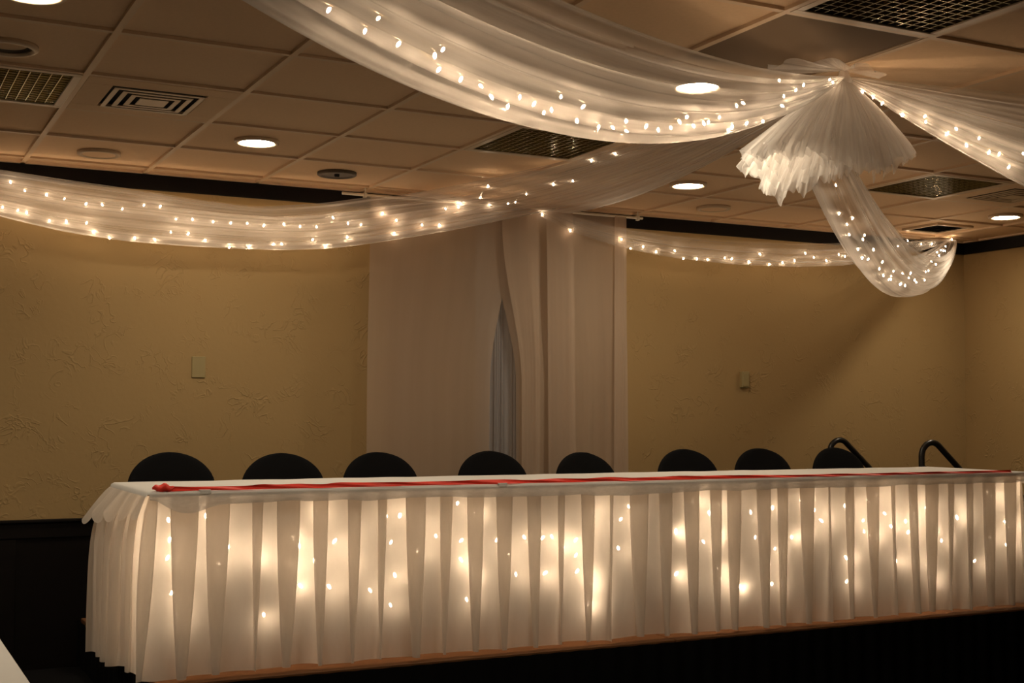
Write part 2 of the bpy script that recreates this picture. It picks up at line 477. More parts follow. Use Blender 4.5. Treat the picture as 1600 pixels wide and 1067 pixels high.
# perforated return panel
r = thing('return_air_panel', (gx(3.5), gy(-1.5), ZC), 'dark perforated square return air panel in the ceiling by the pouf', 'air vent')
bm = bmesh.new(); box(bm, -.286, .286, -.286, .286, .006, .024); bm_obj('perforated_sheet', bm, M['perf'], r)
link('frame', frame_mesh('frame', .296, .284, .001, .022, M['enamel']), None, r)

# ------------------------------------------------------------------ stage: two folding risers with black skirting
SX0, SXM, SX1, SY0, SY1 = 1.095, 3.46, 5.90, 5.12, 6.95
RISER_LAB = ('wooden topped stage riser under the end of table with bunched ribbon', 'wooden topped stage riser under the table end by the stair rails')
for k, (a, b) in enumerate(((SX0, SXM - .004), (SXM + .004, SX1))):
    r = thing('stage_riser', ((a + b) / 2, (SY0 + SY1) / 2, 0), RISER_LAB[k], 'stage', 'stage risers')
    bm = bmesh.new(); box(bm, a, b, SY0, SY1, ZST - .022, ZST, bev=.003); local(r, bm_obj('deck', bm, M['deck']))
    bm = bmesh.new()
    for (p, q, s, t) in ((a, b, SY0 + .01, SY0 + .05), (a, b, SY1 - .05, SY1 - .01), (a, a + .04, SY0 + .05, SY1 - .05), (b - .04, b, SY0 + .05, SY1 - .05)):
        box(bm, p, q, s, t, ZST - .08, ZST - .022)
    local(r, bm_obj('frame', bm, M['black_metal']))
    for lx in (a + .12, b - .12):
        for ly in (SY0 + .15, SY1 - .15):
            bm = bmesh.new(); tube(bm, [(lx, ly, 0), (lx, ly, ZST - .07)], .018, 8); local(r, bm_obj('leg', bm, M['black_metal']))
def pleat_strip(name, p0, p1, z0, z1, period, amp, mat, parent=None, nz=4, seed=0):
    L = math.dist(p0, p1); n = max(8, int(L / period * 8))
    s = np.linspace(0, 1, n)
    d = np.array([(p1[0] - p0[0]) / L, (p1[1] - p0[1]) / L]); nrm = np.array([d[1], -d[0]])
    P = np.zeros((n, nz, 3))
    ph = smooth_noise(n, max(3, int(L * 3)), seed) * 1.2
    for k, z in enumerate(np.linspace(z1, z0, nz)):
        off = amp * (np.sin(2 * PI * s * L / period + ph)) * (0.5 + .5 * k / (nz - 1))
        P[:, k, 0] = p0[0] + d[0] * L * s + nrm[0] * off
        P[:, k, 1] = p0[1] + d[1] * L * s + nrm[1] * off
        P[:, k, 2] = z
    return grid_mesh(name, P, mat, parent, L, 1.0)
o = pleat_strip('stage_skirting', (SX0, SY0 - .012), (SX1, SY0 - .012), .004, ZST - .008, .11, .009, M['black_cloth'], seed=3)
tag(o, 'black pleated skirting hanging along the front edge of the stage', 'stage skirting')
o = pleat_strip('stage_skirting', (SX0 - .014, SY1), (SX0 - .014, SY0 - .012), .004, ZST - .008, .11, .009, M['black_cloth'], seed=4)
tag(o, 'black pleated skirting across the short end of the stage', 'stage skirting')
# low step at the end of the stage
r = thing('stage_step', (.945, 6.5, 0), 'low black step standing at the end of the stage', 'step')
box_obj('body', (-.13, .125, -.30, .30, 0, .19), M['black_cloth'], r, .004)
box_obj('tread', (-.14, .125, -.31, .31, .19, .206), M['black_cloth'], r, .003)
box_obj('nosing', (-.12, .02, -.325, -.30, .19, .212), M['grey_edge'], r, .002)

# ------------------------------------------------------------------ head tables
TX0, TXM, TX1, TY0, TY1 = 1.06, 3.42, 5.785, 5.145, 5.885
TAB_LAB = ('folding banquet table hidden under white cloth at the bunched ribbon end', 'folding banquet table hidden under white cloth at the stair rail end')
for k, (a, b) in enumerate(((TX0, TXM), (TXM, TX1))):
    r = thing('banquet_table', ((a + b) / 2, (TY0 + TY1) / 2, ZST), TAB_LAB[k], 'table', 'folding tables on the stage')
    bm = bmesh.new(); box(bm, a + .006, b - .002, TY0 + .006, TY1 - .006, ZTB - .022, ZTB - .004, bev=.004); local(r, bm_obj('table_top', bm, M['table_wood']))
    for lx in (a + .28, b - .28):
        for ly in (TY0 + .16, TY1 - .12):
            bm = bmesh.new(); tube(bm, [(lx, ly, ZST), (lx, ly, ZTB - .018)], .013, 8)
            lathe(bm, [(.020, ZST), (.020, ZST + .03), (.013, ZST + .032)], 10, lx, ly)
            local(r, bm_obj('leg', bm, M['table_metal']))
        bm = bmesh.new(); tube(bm, [(lx, TY0 + .16, ZST + .18), (lx, TY1 - .12, ZST + .18)], .010, 8); local(r, bm_obj('stretcher', bm, M['table_metal']))

# white cloth over both tables, with a thin hanging edge
def tablecloth():
    xs = np.concatenate([[TX0 - .022, TX0 - .016], np.linspace(TX0 - .006, TX1 + .006, 150), [TX1 + .016, TX1 + .022]])
    n = len(xs); zend = np.zeros(n); zend[0] = zend[-1] = .02; zend[1] = zend[-2] = .006
    sag = .0012 * smooth_noise(n, 40, 13)
    prof = [(TY0 - .014, .012), (TY0 - .011, .004), (TY0 - .003, 0), (TY0 + .06, 0), ((TY0 + TY1) / 2, 0), (TY1 - .03, 0), (TY1 + .003, 0), (TY1 + .012, .006), (TY1 + .018, .10), (TY1 + .02, .20)]
    P = np.zeros((n, len(prof), 3))
    for k, (y, dz) in enumerate(prof):
        P[:, k, 0] = xs; P[:, k, 1] = y
        P[:, k, 2] = ZTB - np.maximum(dz, zend) + sag
    o = grid_mesh('tablecloth', P, M['cloth'], None, 4.7, 1.0)
    tag(o, 'white tablecloth lying along the whole head table top', 'tablecloth')
    # thin front hang
    n = 300; x = np.linspace(TX0 - .01, TX1 + .01, n); P = np.zeros((n, 7, 3))
    drop = .043 + .005 * smooth_noise(n, 26, 11) + .003 * smooth_noise(n, 60, 12)
    drop += .034 * np.exp(-((x - 1.20) / .085) ** 2) - .018 * np.exp(-((x - 1.06) / .05) ** 2) + .010 * np.exp(-((x - 3.25) / .35) ** 2)
    wav = .005 * smooth_noise(n, 70, 14) - .012 * np.exp(-((x - 1.20) / .12) ** 2)
    for k in range(7):
        t = k / 6
        P[:, k, 0] = x; P[:, k, 1] = TY0 - .0145 - .014 * math.sin(1.9 * t) + wav * t; P[:, k, 2] = ZTB - .009 - drop * t
    grid_mesh('front_hang', P, M['hang'], o, 4.7, 1.0)
    # gathered tails at the short ends
    for x0, sg, ln in ((TX0 - .021, -1, .13), (TX1 + .021, 1, .10)):
        n = 70; q = np.linspace(0, 1, n); P = np.zeros((n, 9, 3))
        for k in range(9):
            t = k / 8
            P[:, k, 1] = TY0 - .012 + (TY1 - TY0 + .02) * q
            P[:, k, 0] = x0 + sg * (.02 * t + (.004 + .020 * t) * (.5 + .5 * np.sin(2 * PI * 4.3 * q + .6 * np.sin(7 * q))) + .075 * t ** .8 * q)
            P[:, k, 2] = ZTB - .018 - ln * t * (.55 + .45 * q) * (1 + .22 * np.sin(2 * PI * 4.3 * q + 1))
        grid_mesh('end_flap', P, M['skirt'], o, .8, .2)
    return o
cloth = tablecloth()

# gathered sheer skirt round three sides of the tables
def skirt():
    period = .139; off = .010
    W, D = TX1 - TX0 - 2 * off, TY1 - TY0 - off
    R_ = .045
    # path: back of one end -> corner -> front -> corner -> back of the other end
    def path(s):
        s = np.asarray(s, float); x = np.zeros_like(s); y = np.zeros_like(s); nx = np.zeros_like(s); ny = np.zeros_like(s)
        x0, x1, y0, y1 = TX0 + off, TX1 - off, TY0 + off, TY1
        L1 = y1 - y0 - R_; La = PI / 2 * R_; L2 = x1 - x0 - 2 * R_
        m = s < L1; x[m] = x0; y[m] = y1 - s[m]; nx[m] = -1
        m = (s >= L1) & (s < L1 + La); a = (s[m] - L1) / R_
        x[m] = x0 + R_ - R_ * np.cos(a); y[m] = y0 + R_ - R_ * np.sin(a); nx[m] = -np.cos(a); ny[m] = -np.sin(a)
        m = (s >= L1 + La) & (s < L1 + La + L2); x[m] = x0 + R_ + s[m] - L1 - La; y[m] = y0; ny[m] = -1
        m = (s >= L1 + La + L2) & (s < L1 + 2 * La + L2); a = (s[m] - L1 - La - L2) / R_
        x[m] = x1 - R_ + R_ * np.sin(a); y[m] = y0 + R_ - R_ * np.cos(a); nx[m] = np.sin(a); ny[m] = -np.cos(a)
        m = s >= L1 + 2 * La + L2; x[m] = x1; y[m] = y0 + R_ + s[m] - (L1 + 2 * La + L2); nx[m] = 1
        return x, y, nx, ny, L1, La, L2
    L = path([0.])[4] * 2 + path([0.])[5] * 2 + path([0.])[6]
    npl = int(round(L / period)); n = npl * 26; nz = 22; seed = 21
    th = np.linspace(0, 2 * PI * npl, n)
    Aj = 1 + .50 * smooth_noise(n, npl * 2, seed); Bj = 1 + .6 * smooth_noise(n, npl * 2, seed + 1)
    wob = .022 * smooth_noise(n, npl, seed + 2); lowA = .010 * smooth_noise(n, npl * 2, seed + 3); lowB = .014 * smooth_noise(n, npl, seed + 4)
    hem = .006 * smooth_noise(n, int(L * 9), seed + 9)
    P = np.zeros((n, nz, 3)); zb = ZST + .018
    for k in range(nz):
        t = k / (nz - 1)
        A = (.066 + (.036 - .066) * t ** 1.7) * Aj
        B = (.0035 + .019 * t ** .8) * Bj
        al = np.clip(th / (2 * PI) * (L / npl) - A * np.sin(th) + wob * (.55 + .45 * t), 0, L - 1e-6)
        ou = B * np.cos(th) - .004 * t + (lowA + lowB) * t * .8 + .0035 * np.sin(2 * th + 1.3) * t
        x, y, nx, ny, L1, La, L2 = path(al)
        back = np.clip(1 - al / L1, 0, 1)                                   # 1 at the back of the open end
        flare = np.where(nx < -.01, (.030 + .085 * back ** .7) * (1 - math.exp(-t / .13)) * -nx, 0)
        flare2 = np.where(nx > .01, .03 * t * nx, 0)
        corner = np.exp(-((al - L1 - La / 2) / .10) ** 2) * .030 * t
        ou = ou + flare + flare2 + corner
        P[:, k, 0] = x + nx * ou; P[:, k, 1] = y + ny * ou
        P[:, k, 2] = (ZTB - .016) * (1 - t) + (zb + hem) * t
    o = grid_mesh('table_skirt', P, M['skirt'], None, L, 1.0)
    return tag(o, 'sheer white pleated skirt with lights glowing through around the head table', 'table skirt')
skirt()

# crumpled red ribbon along the table's front edge
def ribbon():
    n = 420; xs = np.linspace(1.10, 5.66, n)
    P = np.zeros((n, 6, 3))
    hgt = .016 + .0035 * smooth_noise(n, 34, 51); hgt += .006 * np.exp(-((xs - 1.50) / .05) ** 2) + .005 * np.exp(-((xs - 1.82) / .05) ** 2)
    hgt *= 1 - .35 * np.clip((xs - 3) / 2.6, 0, 1)
    base = TY0 - .006 + .004 * smooth_noise(n, 40, 52)
    tilt = .007 + .005 * smooth_noise(n, 50, 53)
    for k in range(6):
        t = k / 5
        P[:, k, 0] = xs
        P[:, k, 1] = base + tilt * t + .003 * np.sin(xs * 21 + 5 * t)
        P[:, k, 2] = ZTB + .0008 + hgt * t
    o = grid_mesh('red_ribbon', P, M['red'], None, 4, 1)
    tag(o, 'crumpled bright red ribbon laid along the front edge of head table', 'ribbon')
    # bunched end
    n, m = 30, 9; P = np.zeros((n, m, 3))
    for i in range(n):
        for k in range(m):
            a = 2 * PI * k / (m - 1); s = i / (n - 1); rad = .021 * math.sin(PI * min(1, s * .97 + .02)) ** .7 + .002
            P[i, k] = (1.065 + .085 * s, TY0 + .004 + rad * .8 * math.cos(a) + .004 * math.sin(9 * s + 3 * a), ZTB + .012 + rad * .75 * math.sin(a) + .004 * math.sin(14 * s))
    grid_mesh('bunched_end', P, M['red'], o, 1, 1)
ribbon()

# two small clips holding the skirt to the table edge
for x_, lab in ((1.265, 'small white skirt clip on the table edge beside bunched ribbon'), (2.565, 'small white skirt clip halfway along the ribbon side of table')):
    r = thing('skirt_clip', (x_, TY0 - .012, ZTB), lab, 'clip')
    box_obj('jaw', (-.022, .022, -.006, .045, .0015, .0045), M['clip'], r, .001)
    box_obj('spring_plate', (-.020, .020, -.0085, -.0035, -.012, .0045), M['clip'], r, .001)

# ------------------------------------------------------------------ string light helpers
bmb = bmesh.new()
lathe_r = lathe(bmb, [(.0022, .010), (.0052, .005), (.0064, -.001), (.0050, -.007), (.0016, -.0125)], 7)
bmb.faces.new(lathe_r[0]); bmb.faces.new(lathe_r[-1][::-1])
BULB = bpy.data.meshes.new('bulb'); bmb.normal_update(); bmb.to_mesh(BULB); bmb.free(); BULB.materials.append(M['bulb'])
SWAG_BULB = BULB.copy(); SWAG_BULB.name = 'small_bulb'; SWAG_BULB.materials.clear(); SWAG_BULB.materials.append(M['swag_bulb'])
def in_frame(p):
    if float((np.asarray(p) - np.array([0, 0, EYE])) @ CM[2]) < .05: return False
    x, y = project(np.asarray(p)); return -6 < x < 1606 and -6 < y < 1073
def string_light(label, bulbs, wires, group=None, scale=.58, name='string_light', mesh=None):
    """bulbs: list of points; wires: list of polylines"""
    c = np.mean(np.array(bulbs), 0)
    root = thing(name, tuple(c), label, 'string lights', group)
    bm = bmesh.new()
    for wl in wires:
        if len(wl) > 1: tube(bm, wl, .0013, 5, cap=False)
    local(root, bm_obj('wire', bm, M['wire']))
    for p in bulbs:
        b = link('bulb' if in_frame(p) else 'bulb_offscreen', mesh or SWAG_BULB, None, root)
        b.location = Vector(p) - Vector(c)
        b.rotation_euler = (random.uniform(-.7, .7), random.uniform(-.7, .7), 0)
        s = scale * random.uniform(.85, 1.12); b.scale = (s, s, s)
    return root

# icicle lights behind the skirt
SKB = [(265,843),(262,871),(279,873),(269,926),(275,961),(322,806),(326,829),(356,853),(341,880),(397,841),(405,870),(457,840),(467,852),(454,881),(412,960),(469,915),(263,812),
 (494,799),(603,805),(625,805),(555,827),(611,847),(492,875),(514,916),(549,878),(617,898),(610,945),(659,822),(681,837),(652,861),(715,786),(742,802),(721,844),(720,874),(729,936),(738,895),(523,845),(578,922),
 (819,839),(862,838),(879,853),(900,843),(900,867),(902,892),(919,896),(923,912),(919,943),(926,798),(924,820),(982,791),(966,856),(970,811),(795,866),(806,897),(852,895),(777,843),(848,840),
 (1082,783),(1083,821),(1056,830),(1108,801),(1125,788),(1119,833),(1099,846),(1057,896),(1120,888),(1125,904),(1156,916),(1173,800),(1180,839),(1207,793),(1211,857),(1202,881),(1206,912),(1237,839),(1252,782),(1272,797),(1283,813),(1256,828),
 (1320,790),(1369,773),(1356,782),(1349,813),(1350,830),(1328,813),(1359,836),(1322,871),(1323,908),(1382,802),(1392,822),(1399,875),(1423,786),(1447,794),(1415,814),(1419,831),(1428,803),(1471,844),(1455,827),(1428,877),(1453,905),(1486,787),(1495,808),(1543,769),(1550,777),(1546,840),(1570,815),(1575,823),(1572,851),(1523,876),(1572,760)]
def icicles():
    pts = [on_y(x, y, TY0 + .085 + .015 * math.sin(x * 1.7)) for x, y in SKB]
    pts = sorted(pts, key=lambda p: p[0])
    zt = ZTB - .045
    for part, lab in ((0, 'warm icicle lights hung behind the skirt at the bunched ribbon end'), (1, 'warm icicle lights hung behind the skirt at the stair rail end')):
        sel = [p for p in pts if (p[0] < TXM) == (part == 0)]
        wires = []; cols = []; cur = []
        for p in sel:
            if cur and p[0] - cur[0][0] > .10: cols.append(cur); cur = []
            cur.append(p)
        if cur: cols.append(cur)
        a, b = (TX0 + .03, TXM) if part == 0 else (TXM, TX1 - .03)
        wires.append([(x, TY0 + .08, zt + .008 * math.sin(9 * x)) for x in np.linspace(a, b, 40)])
        for c in cols:
            c = sorted(c, key=lambda p: -p[2]); xm = float(np.mean([p[0] for p in c]))
            wl = [(xm, TY0 + .08, zt)]
            for p in c:
                wl += [((wl[-1][0] + p[0]) / 2 + random.uniform(-.008, .008), p[1] + .004, (wl[-1][2] + p[2]) / 2), (p[0], p[1] + .004, p[2] + .010)]
            wires.append(wl)
        string_light(lab, sel, wires, 'icicle lights behind the skirt', 1.0, 'icicle_lights', BULB)
icicles()

# ------------------------------------------------------------------ tulle swags
def swag_mesh(name, top, bot, belly, label, mat='tulle', nt=90, nv=34, folds=3.5, ripple=.012, seed=0, ends=(.02, .02), ulen=None, group='tulle swags', back=True, parent=None):
    """top, bot: (n, 3) polylines of the upper and lower edge; the sheet bellies sideways between them and returns as a second layer."""
    def res(pl):
        pl = np.asarray(pl, float); d = np.r_[0, np.cumsum(np.linalg.norm(np.diff(pl, axis=0), axis=1))]; d /= d[-1]
        t = np.linspace(0, 1, nt)
        q = np.stack([np.interp(t, d, pl[:, k]) for k in range(3)], 1)
        for _ in range(6):
            q[1:-1] = .25 * q[:-2] + .5 * q[1:-1] + .25 * q[2:]
        return q, d[-1]
    a, la = res(top); b, lb = res(bot)
    t = np.linspace(0, 1, nt)
    env = np.sin(PI * np.clip(t, 0, 1)) ** .55
    dirs = np.gradient((a + b) / 2, axis=0); dirs[:, 2] = 0
    dirs /= np.maximum(np.linalg.norm(dirs, axis=1, keepdims=True), 1e-9)
    side = np.stack([dirs[:, 1], -dirs[:, 0], np.zeros(nt)], 1)
    r = np.random.default_rng(seed)
    phs = r.uniform(0, 6.28, 4)
    layers = 2 if back else 1
    P = np.zeros((nt, nv * layers, 3))
    for L in range(layers):
        for k in range(nv):
            v = k / (nv - 1)
            vv = v if L == 0 else 1 - v
            sgn = 1 if L == 0 else -1
            base = a * (1 - vv) + b * vv
            bel = belly * math.sqrt(max(0.0, 1 - vv ** 4)) * sgn
            rp = ripple * (np.sin(2 * PI * folds * v + phs[0] + 1.2 * np.sin(2.2 * t + phs[1])) + .5 * np.sin(2 * PI * folds * 2.3 * v + phs[2] + 1.5 * t))
            w_ = (env * (1 - ends[0]) + ends[0])
            P[:, L * nv + k] = base + side * ((bel + rp) * w_)[:, None]
            P[:, L * nv + k, 2] += .35 * ripple * np.sin(2 * PI * folds * 1.7 * v + phs[3] + t * 2) * env * (0 if vv > .97 else 1)
    P[..., 2] = np.minimum(P[..., 2], ZC - .004)
    P[..., 1] = np.minimum(P[..., 1], YW - .03)
    o = grid_mesh(name, P, M[mat], parent, (ulen or la), layers * 1.0)
    if label: tag(o, label, 'tulle swag', group)
    return o, P, nv
def para(P0, P1, sag, n=40):
    t = np.linspace(0, 1, n)[:, None]
    q = np.array(P0)[None] * (1 - t) + np.array(P1)[None] * t
    q[:, 2] -= sag * 4 * t[:, 0] * (1 - t[:, 0])
    return q
KNOT = np.array([gx(4), gy(-1.3), ZC - .035])
CORNER = np.array([6.98, 6.84, ZC - .02])

def bulbs_on(P, nv, px, seed=0, extra=None):
    """put each bulb on the swag's cloth where it shows; the nearest strand of cloth along that line of sight carries it"""
    mid = .5 * (P + P[:, ::-1])[:, :P.shape[1] // 2]          # inside the fold, between its two layers
    nvv = mid.shape[1]; flat = mid.reshape(-1, 3); pj = project(flat)
    r = np.random.default_rng(seed); out = []; par = []
    for x, y in px:
        d = (pj[:, 0] - x) ** 2 + (pj[:, 1] - y) ** 2
        k = int(r.choice(np.where(d <= max(d.min() * 1.2, 2.0))[0]))
        out.append(flat[k] + r.uniform(-.006, .006, 3)); par.append((k // nvv, k % nvv))
    return out, par
def strands(pts, par, nv, n=2):
    """wires: bulbs ordered along the swag, split in strands by height"""
    v = np.array([p[1] if p[1] < nv else 2 * nv - 1 - p[1] for p in par]); t = np.array([p[0] for p in par])
    cut = np.median(v); wl = []
    for sel in ((v < cut), (v >= cut)):
        ids = [i for i in np.argsort(t) if sel[i]]
        pl = []
        for i in ids:
            p = np.array(pts[i]) + np.array([0, 0, .011])
            if pl: pl.append(tuple((np.array(pl[-1]) + p) / 2 + np.array([0, 0, .006])))
            pl.append(tuple(p))
        wl.append(pl)
    return wl

# large swag from the pouf towards the far end of the hall
E1 = np.array([-.495, 1.76, ZC - .03])
o, P, nv = swag_mesh('tulle_swag', para(KNOT, E1, .25), para(KNOT, E1, .545), .085,
    'widest sheer tulle swag dipping from the pouf across open ceiling over the hall', folds=4.5, ripple=.020, seed=1, nt=120, mat='full_tulle')
px1 = [(522,18),(586,29),(570,51),(627,71),(691,71),(679,88),(688,104),(711,122),(751,127),(760,147),(796,164),(812,151),(828,164),(845,174),(862,172),(878,156),(905,163),(898,186),(937,197),(958,199),(981,193),(981,207),(1010,192),(1033,203),(1060,193),(1074,186),(1083,193),(1106,194),(1124,184),(1134,201),(1149,198),(1169,193),(1193,188),(1158,161),(1152,164),(1096,188),(1053,200),(1218,124),(1257,133),(1244,141),(1224,149),(1222,166),(1297,125),(1302,129)]
b, par = bulbs_on(P, nv, px1, 1)
for k in range(17):                                             # the strand goes on beyond the picture
    ti = int(84 + k * 2); vi = int(rng.uniform(10, 30)); b.append(P[ti, vi]); par.append((ti, vi))
string_light('warm string lights inside the widest tulle swag over the hall', b, strands(b, par, nv), 'string lights in the swags')

# swag to the near side wall
E6 = np.array([7.2, 1.2, ZC - .03])
o, P, nv = swag_mesh('tulle_swag', para(KNOT, E6, .20), para(KNOT, E6, .88), .10,
    'sheer tulle swag running from the pouf towards the side wall, light shining in it', folds=4, ripple=.022, seed=2, nt=120, mat='tulle')
px6 = [(1337,152),(1359,174),(1373,167),(1401,188),(1412,184),(1444,189),(1452,185),(1491,199),(1472,207),(1522,213),(1513,229),(1538,236),(1560,241),(1596,238),(1580,260)]
b, par = bulbs_on(P, nv, px6, 2)
for k in range(14):
    ti = int(22 + k * 6); vi = int(rng.uniform(14, 30)); b.append(P[ti, vi]); par.append((ti, vi))
string_light('warm string lights inside the swag from pouf to side wall', b, strands(b, par, nv), 'string lights in the swags')

# fan from the pouf to the rod above the backdrop
YB = 6.90
RODZ = ZC - .040
A0, A1 = np.array([2.78, YB - .02, RODZ + .01]), np.array([3.88, YB - .02, RODZ - .012])
o, P, nv = swag_mesh('tulle_swag', para(KNOT, A0, .05), para(KNOT, A1, .09), .02,
    'tulle swag stretched from the pouf to the rod over the backdrop curtain', folds=5, ripple=.012, seed=3, nt=90, nv=40, ends=(.3, .9), mat='tulle')
px2 = [(823,303),(864,288),(897,284),(925,252),(963,243),(805,315),(764,292),(752,309),(764,323),(795,318)]
b, par = bulbs_on(P, nv, px2, 3)
string_light('warm string lights in the swag stretched from pouf to rod', b, strands(b, par, nv), 'string lights in the swags')

# swag along the back wall to the end of the stage with the bunched ribbon
def edge(px, Y): return np.array([on_y(x, y, Y) for x, y in px])
top3 = edge([(-330, 232), (-160, 246), (0, 268), (100, 284), (200, 298), (300, 314), (400, 326), (500, 320), (577, 309), (690, 300)], YB - .03)
bot3 = edge([(-330, 240), (-160, 292), (0, 338), (100, 362), (200, 377), (300, 385), (440, 391), (520, 388), (577, 381), (700, 361), (800, 341), (868, 328)], YB - .03)
top3[:, 2] = np.minimum(top3[:, 2], ZC - .01)
o, P, nv = swag_mesh('tulle_swag', top3, bot3, .05, 'tulle swag drooping along the back wall above the flat cover plate', folds=4.5, ripple=.015, seed=4, nt=120, ends=(.2, .6))
px3 = [(15,285),(41,298),(70,307),(102,309),(134,321),(162,319),(191,329),(221,319),(251,323),(274,341),(301,342),(332,348),(360,349),(385,350),(5,322),(30,329),(40,333),(75,349),(105,344),(133,351),(147,361),(173,368),(211,373),(244,376),(267,362),(294,365),(319,378),(361,384),(387,388),
 (413,350),(442,348),(468,353),(496,353),(521,341),(542,350),(566,348),(597,335),(617,344),(424,382),(441,381),(488,373),(510,384),(544,370),(615,367),(659,354),(689,351),(694,330),(718,325),(719,320),(-40,290),(-90,275),(-60,305),(-140,282)]
b, par = bulbs_on(P, nv, px3, 4)
string_light('warm string lights in the swag along the back wall to the backdrop edge', b, strands(b, par, nv), 'string lights in the swags')

# swag along the back wall to the corner
top4 = edge([(846, 322), (900, 340), (950, 354), (1050, 369), (1150, 377), (1250, 381), (1350, 380), (1430, 376), (1484, 373)], YB - .03)
bot4 = edge([(846, 338), (900, 364), (970, 386), (1050, 402), (1150, 413), (1250, 417), (1330, 414), (1400, 404), (1450, 389), (1486, 378)], YB - .03)
o, P, nv = swag_mesh('tulle_swag', top4, bot4, .04, 'narrow tulle swag along the back wall from the backdrop to the corner', folds=3, ripple=.010, seed=5, nt=110, ends=(.3, .4), mat='thin_tulle')
px4 = [(821,336),(888,362),(970,375),(985,387),(1004,386),(1026,391),(1053,389),(1068,403),(1087,404),(1108,406),(1133,404),(1144,405),(1170,409),(1188,398),(1203,411),(1220,411),(1242,409),(1259,397),(1270,400),(1292,408),(1311,396),(1321,399),(1418,374),(1438,381),(1456,379),(1405,384)]
b, par = bulbs_on(P, nv, px4, 5)
string_light('warm string lights in the narrow swag from backdrop to corner', b, strands(b, par, nv), 'string lights in the swags')

# swag from the pouf, tied up once at the ceiling, drooping into the corner
HOOK = on_z(1262, 196, ZC - .03)
def drop_path(z_sag):
    lead = np.array([KNOT, (KNOT + HOOK) / 2 - np.array([0, 0, .012]), HOOK])
    return np.vstack([lead[:-1], para(HOOK, CORNER, z_sag, 40)])
o, P, nv = swag_mesh('tulle_swag', drop_path(.30), drop_path(.56), .11, 'drooping loop of tulle between the pouf and the room corner, full of bulbs', folds=4.5, ripple=.018, seed=6, nt=130, ends=(.2, .25))
px5 = [(1307,335),(1334,341),(1321,352),(1328,370),(1350,368),(1349,375),(1341,388),(1366,392),(1349,400),(1356,405),(1379,408),(1376,418),(1394,422),(1379,430),(1391,431),(1387,435),(1393,438),(1411,428),(1422,427),(1421,433),(1429,436),(1410,444),(1408,445),(1414,445),(1434,442),(1444,435),(1446,424),(1452,423),(1462,413),(1453,406),(1462,396),(1468,386),(1472,392),(1476,393),(1474,384),(1484,372),(1469,400),(1308,292)]
b, par = bulbs_on(P, nv, px5, 6)
string_light('warm string lights crowded in the drooping loop beside the corner', b, strands(b, par, nv), 'string lights in the swags')

# ------------------------------------------------------------------ pouf of gathered tulle
def pouf():
    root = thing('tulle_pouf', tuple(KNOT), 'full ruffled pouf of gathered white tulle hanging from the ceiling', 'tulle pouf')
    for L, (len_, rad, seed) in enumerate(((.405, .305, 1), (.40, .295, 2), (.385, .275, 3), (.36, .25, 4), (.33, .21, 5))):
        n, m = 420, 24
        ph = np.linspace(0, 2 * PI, n); P = np.zeros((n, m, 3))
        def loop(kk, sd):
            q = smooth_noise(n, kk, sd); b_ = np.linspace(0, 1, n) ** 8
            return q * (1 - b_) + q[0] * b_
        r1, r2, r3, hem, hem2 = loop(24, 60 + seed), loop(62, 70 + seed), loop(140, 75 + seed), loop(40, 80 + seed), loop(150, 90 + seed)
        for k in range(m):
            s = k / (m - 1)
            ruf = (.07 * r1 + .05 * r2) * s ** 1.2 + (.05 * r2 + .045 * r3) * s ** 3
            c = np.cos(ph)
            ll = len_ * (.74 + .26 * (1 - np.abs(c)) - .05 * c) * (1 + (.06 * hem + .055 * hem2) * s ** 5)
            rr = rad * (1 - (1 - s) ** 1.28) * (1 + ruf)
            P[:, k, 0] = rr * c - .080 * s
            P[:, k, 1] = rr * np.sin(ph) * .85
            P[:, k, 2] = -.004 - ll * s ** 1.12 + .012 * r2 * s + .008 * r3 * s ** 4
        o = grid_mesh('ruffle_layer', P, M['pouf'], root, 8, 1)
    # ruffle pressed against the ceiling
    n, m = 120, 10; ph = np.linspace(.10 * PI, 1.15 * PI, n); P = np.zeros((n, m, 3)); r1 = smooth_noise(n, 18, 95)
    for k in range(m):
        s = k / (m - 1); rr = .21 * s * (1 + .15 * r1)
        P[:, k, 0] = -.10 * s + rr * np.cos(ph) * 1.1; P[:, k, 1] = -rr * np.sin(ph) * .75
        P[:, k, 2] = .022 - .035 * s * (1 + .5 * np.sin(9 * ph)) * (.6 + .4 * r1)
    P[..., 2] = np.minimum(P[..., 2], .032)
    grid_mesh('ceiling_ruffle', P, M['pouf'], root, 4, 1)
    bm = bmesh.new(); lathe(bm, [(.004, .034), (.016, .028), (.020, .008), (.030, -.012), (.026, -.03), (.006, -.05)], 14)
    bm_obj('knot', bm, M['pouf'], root, True)
pouf()

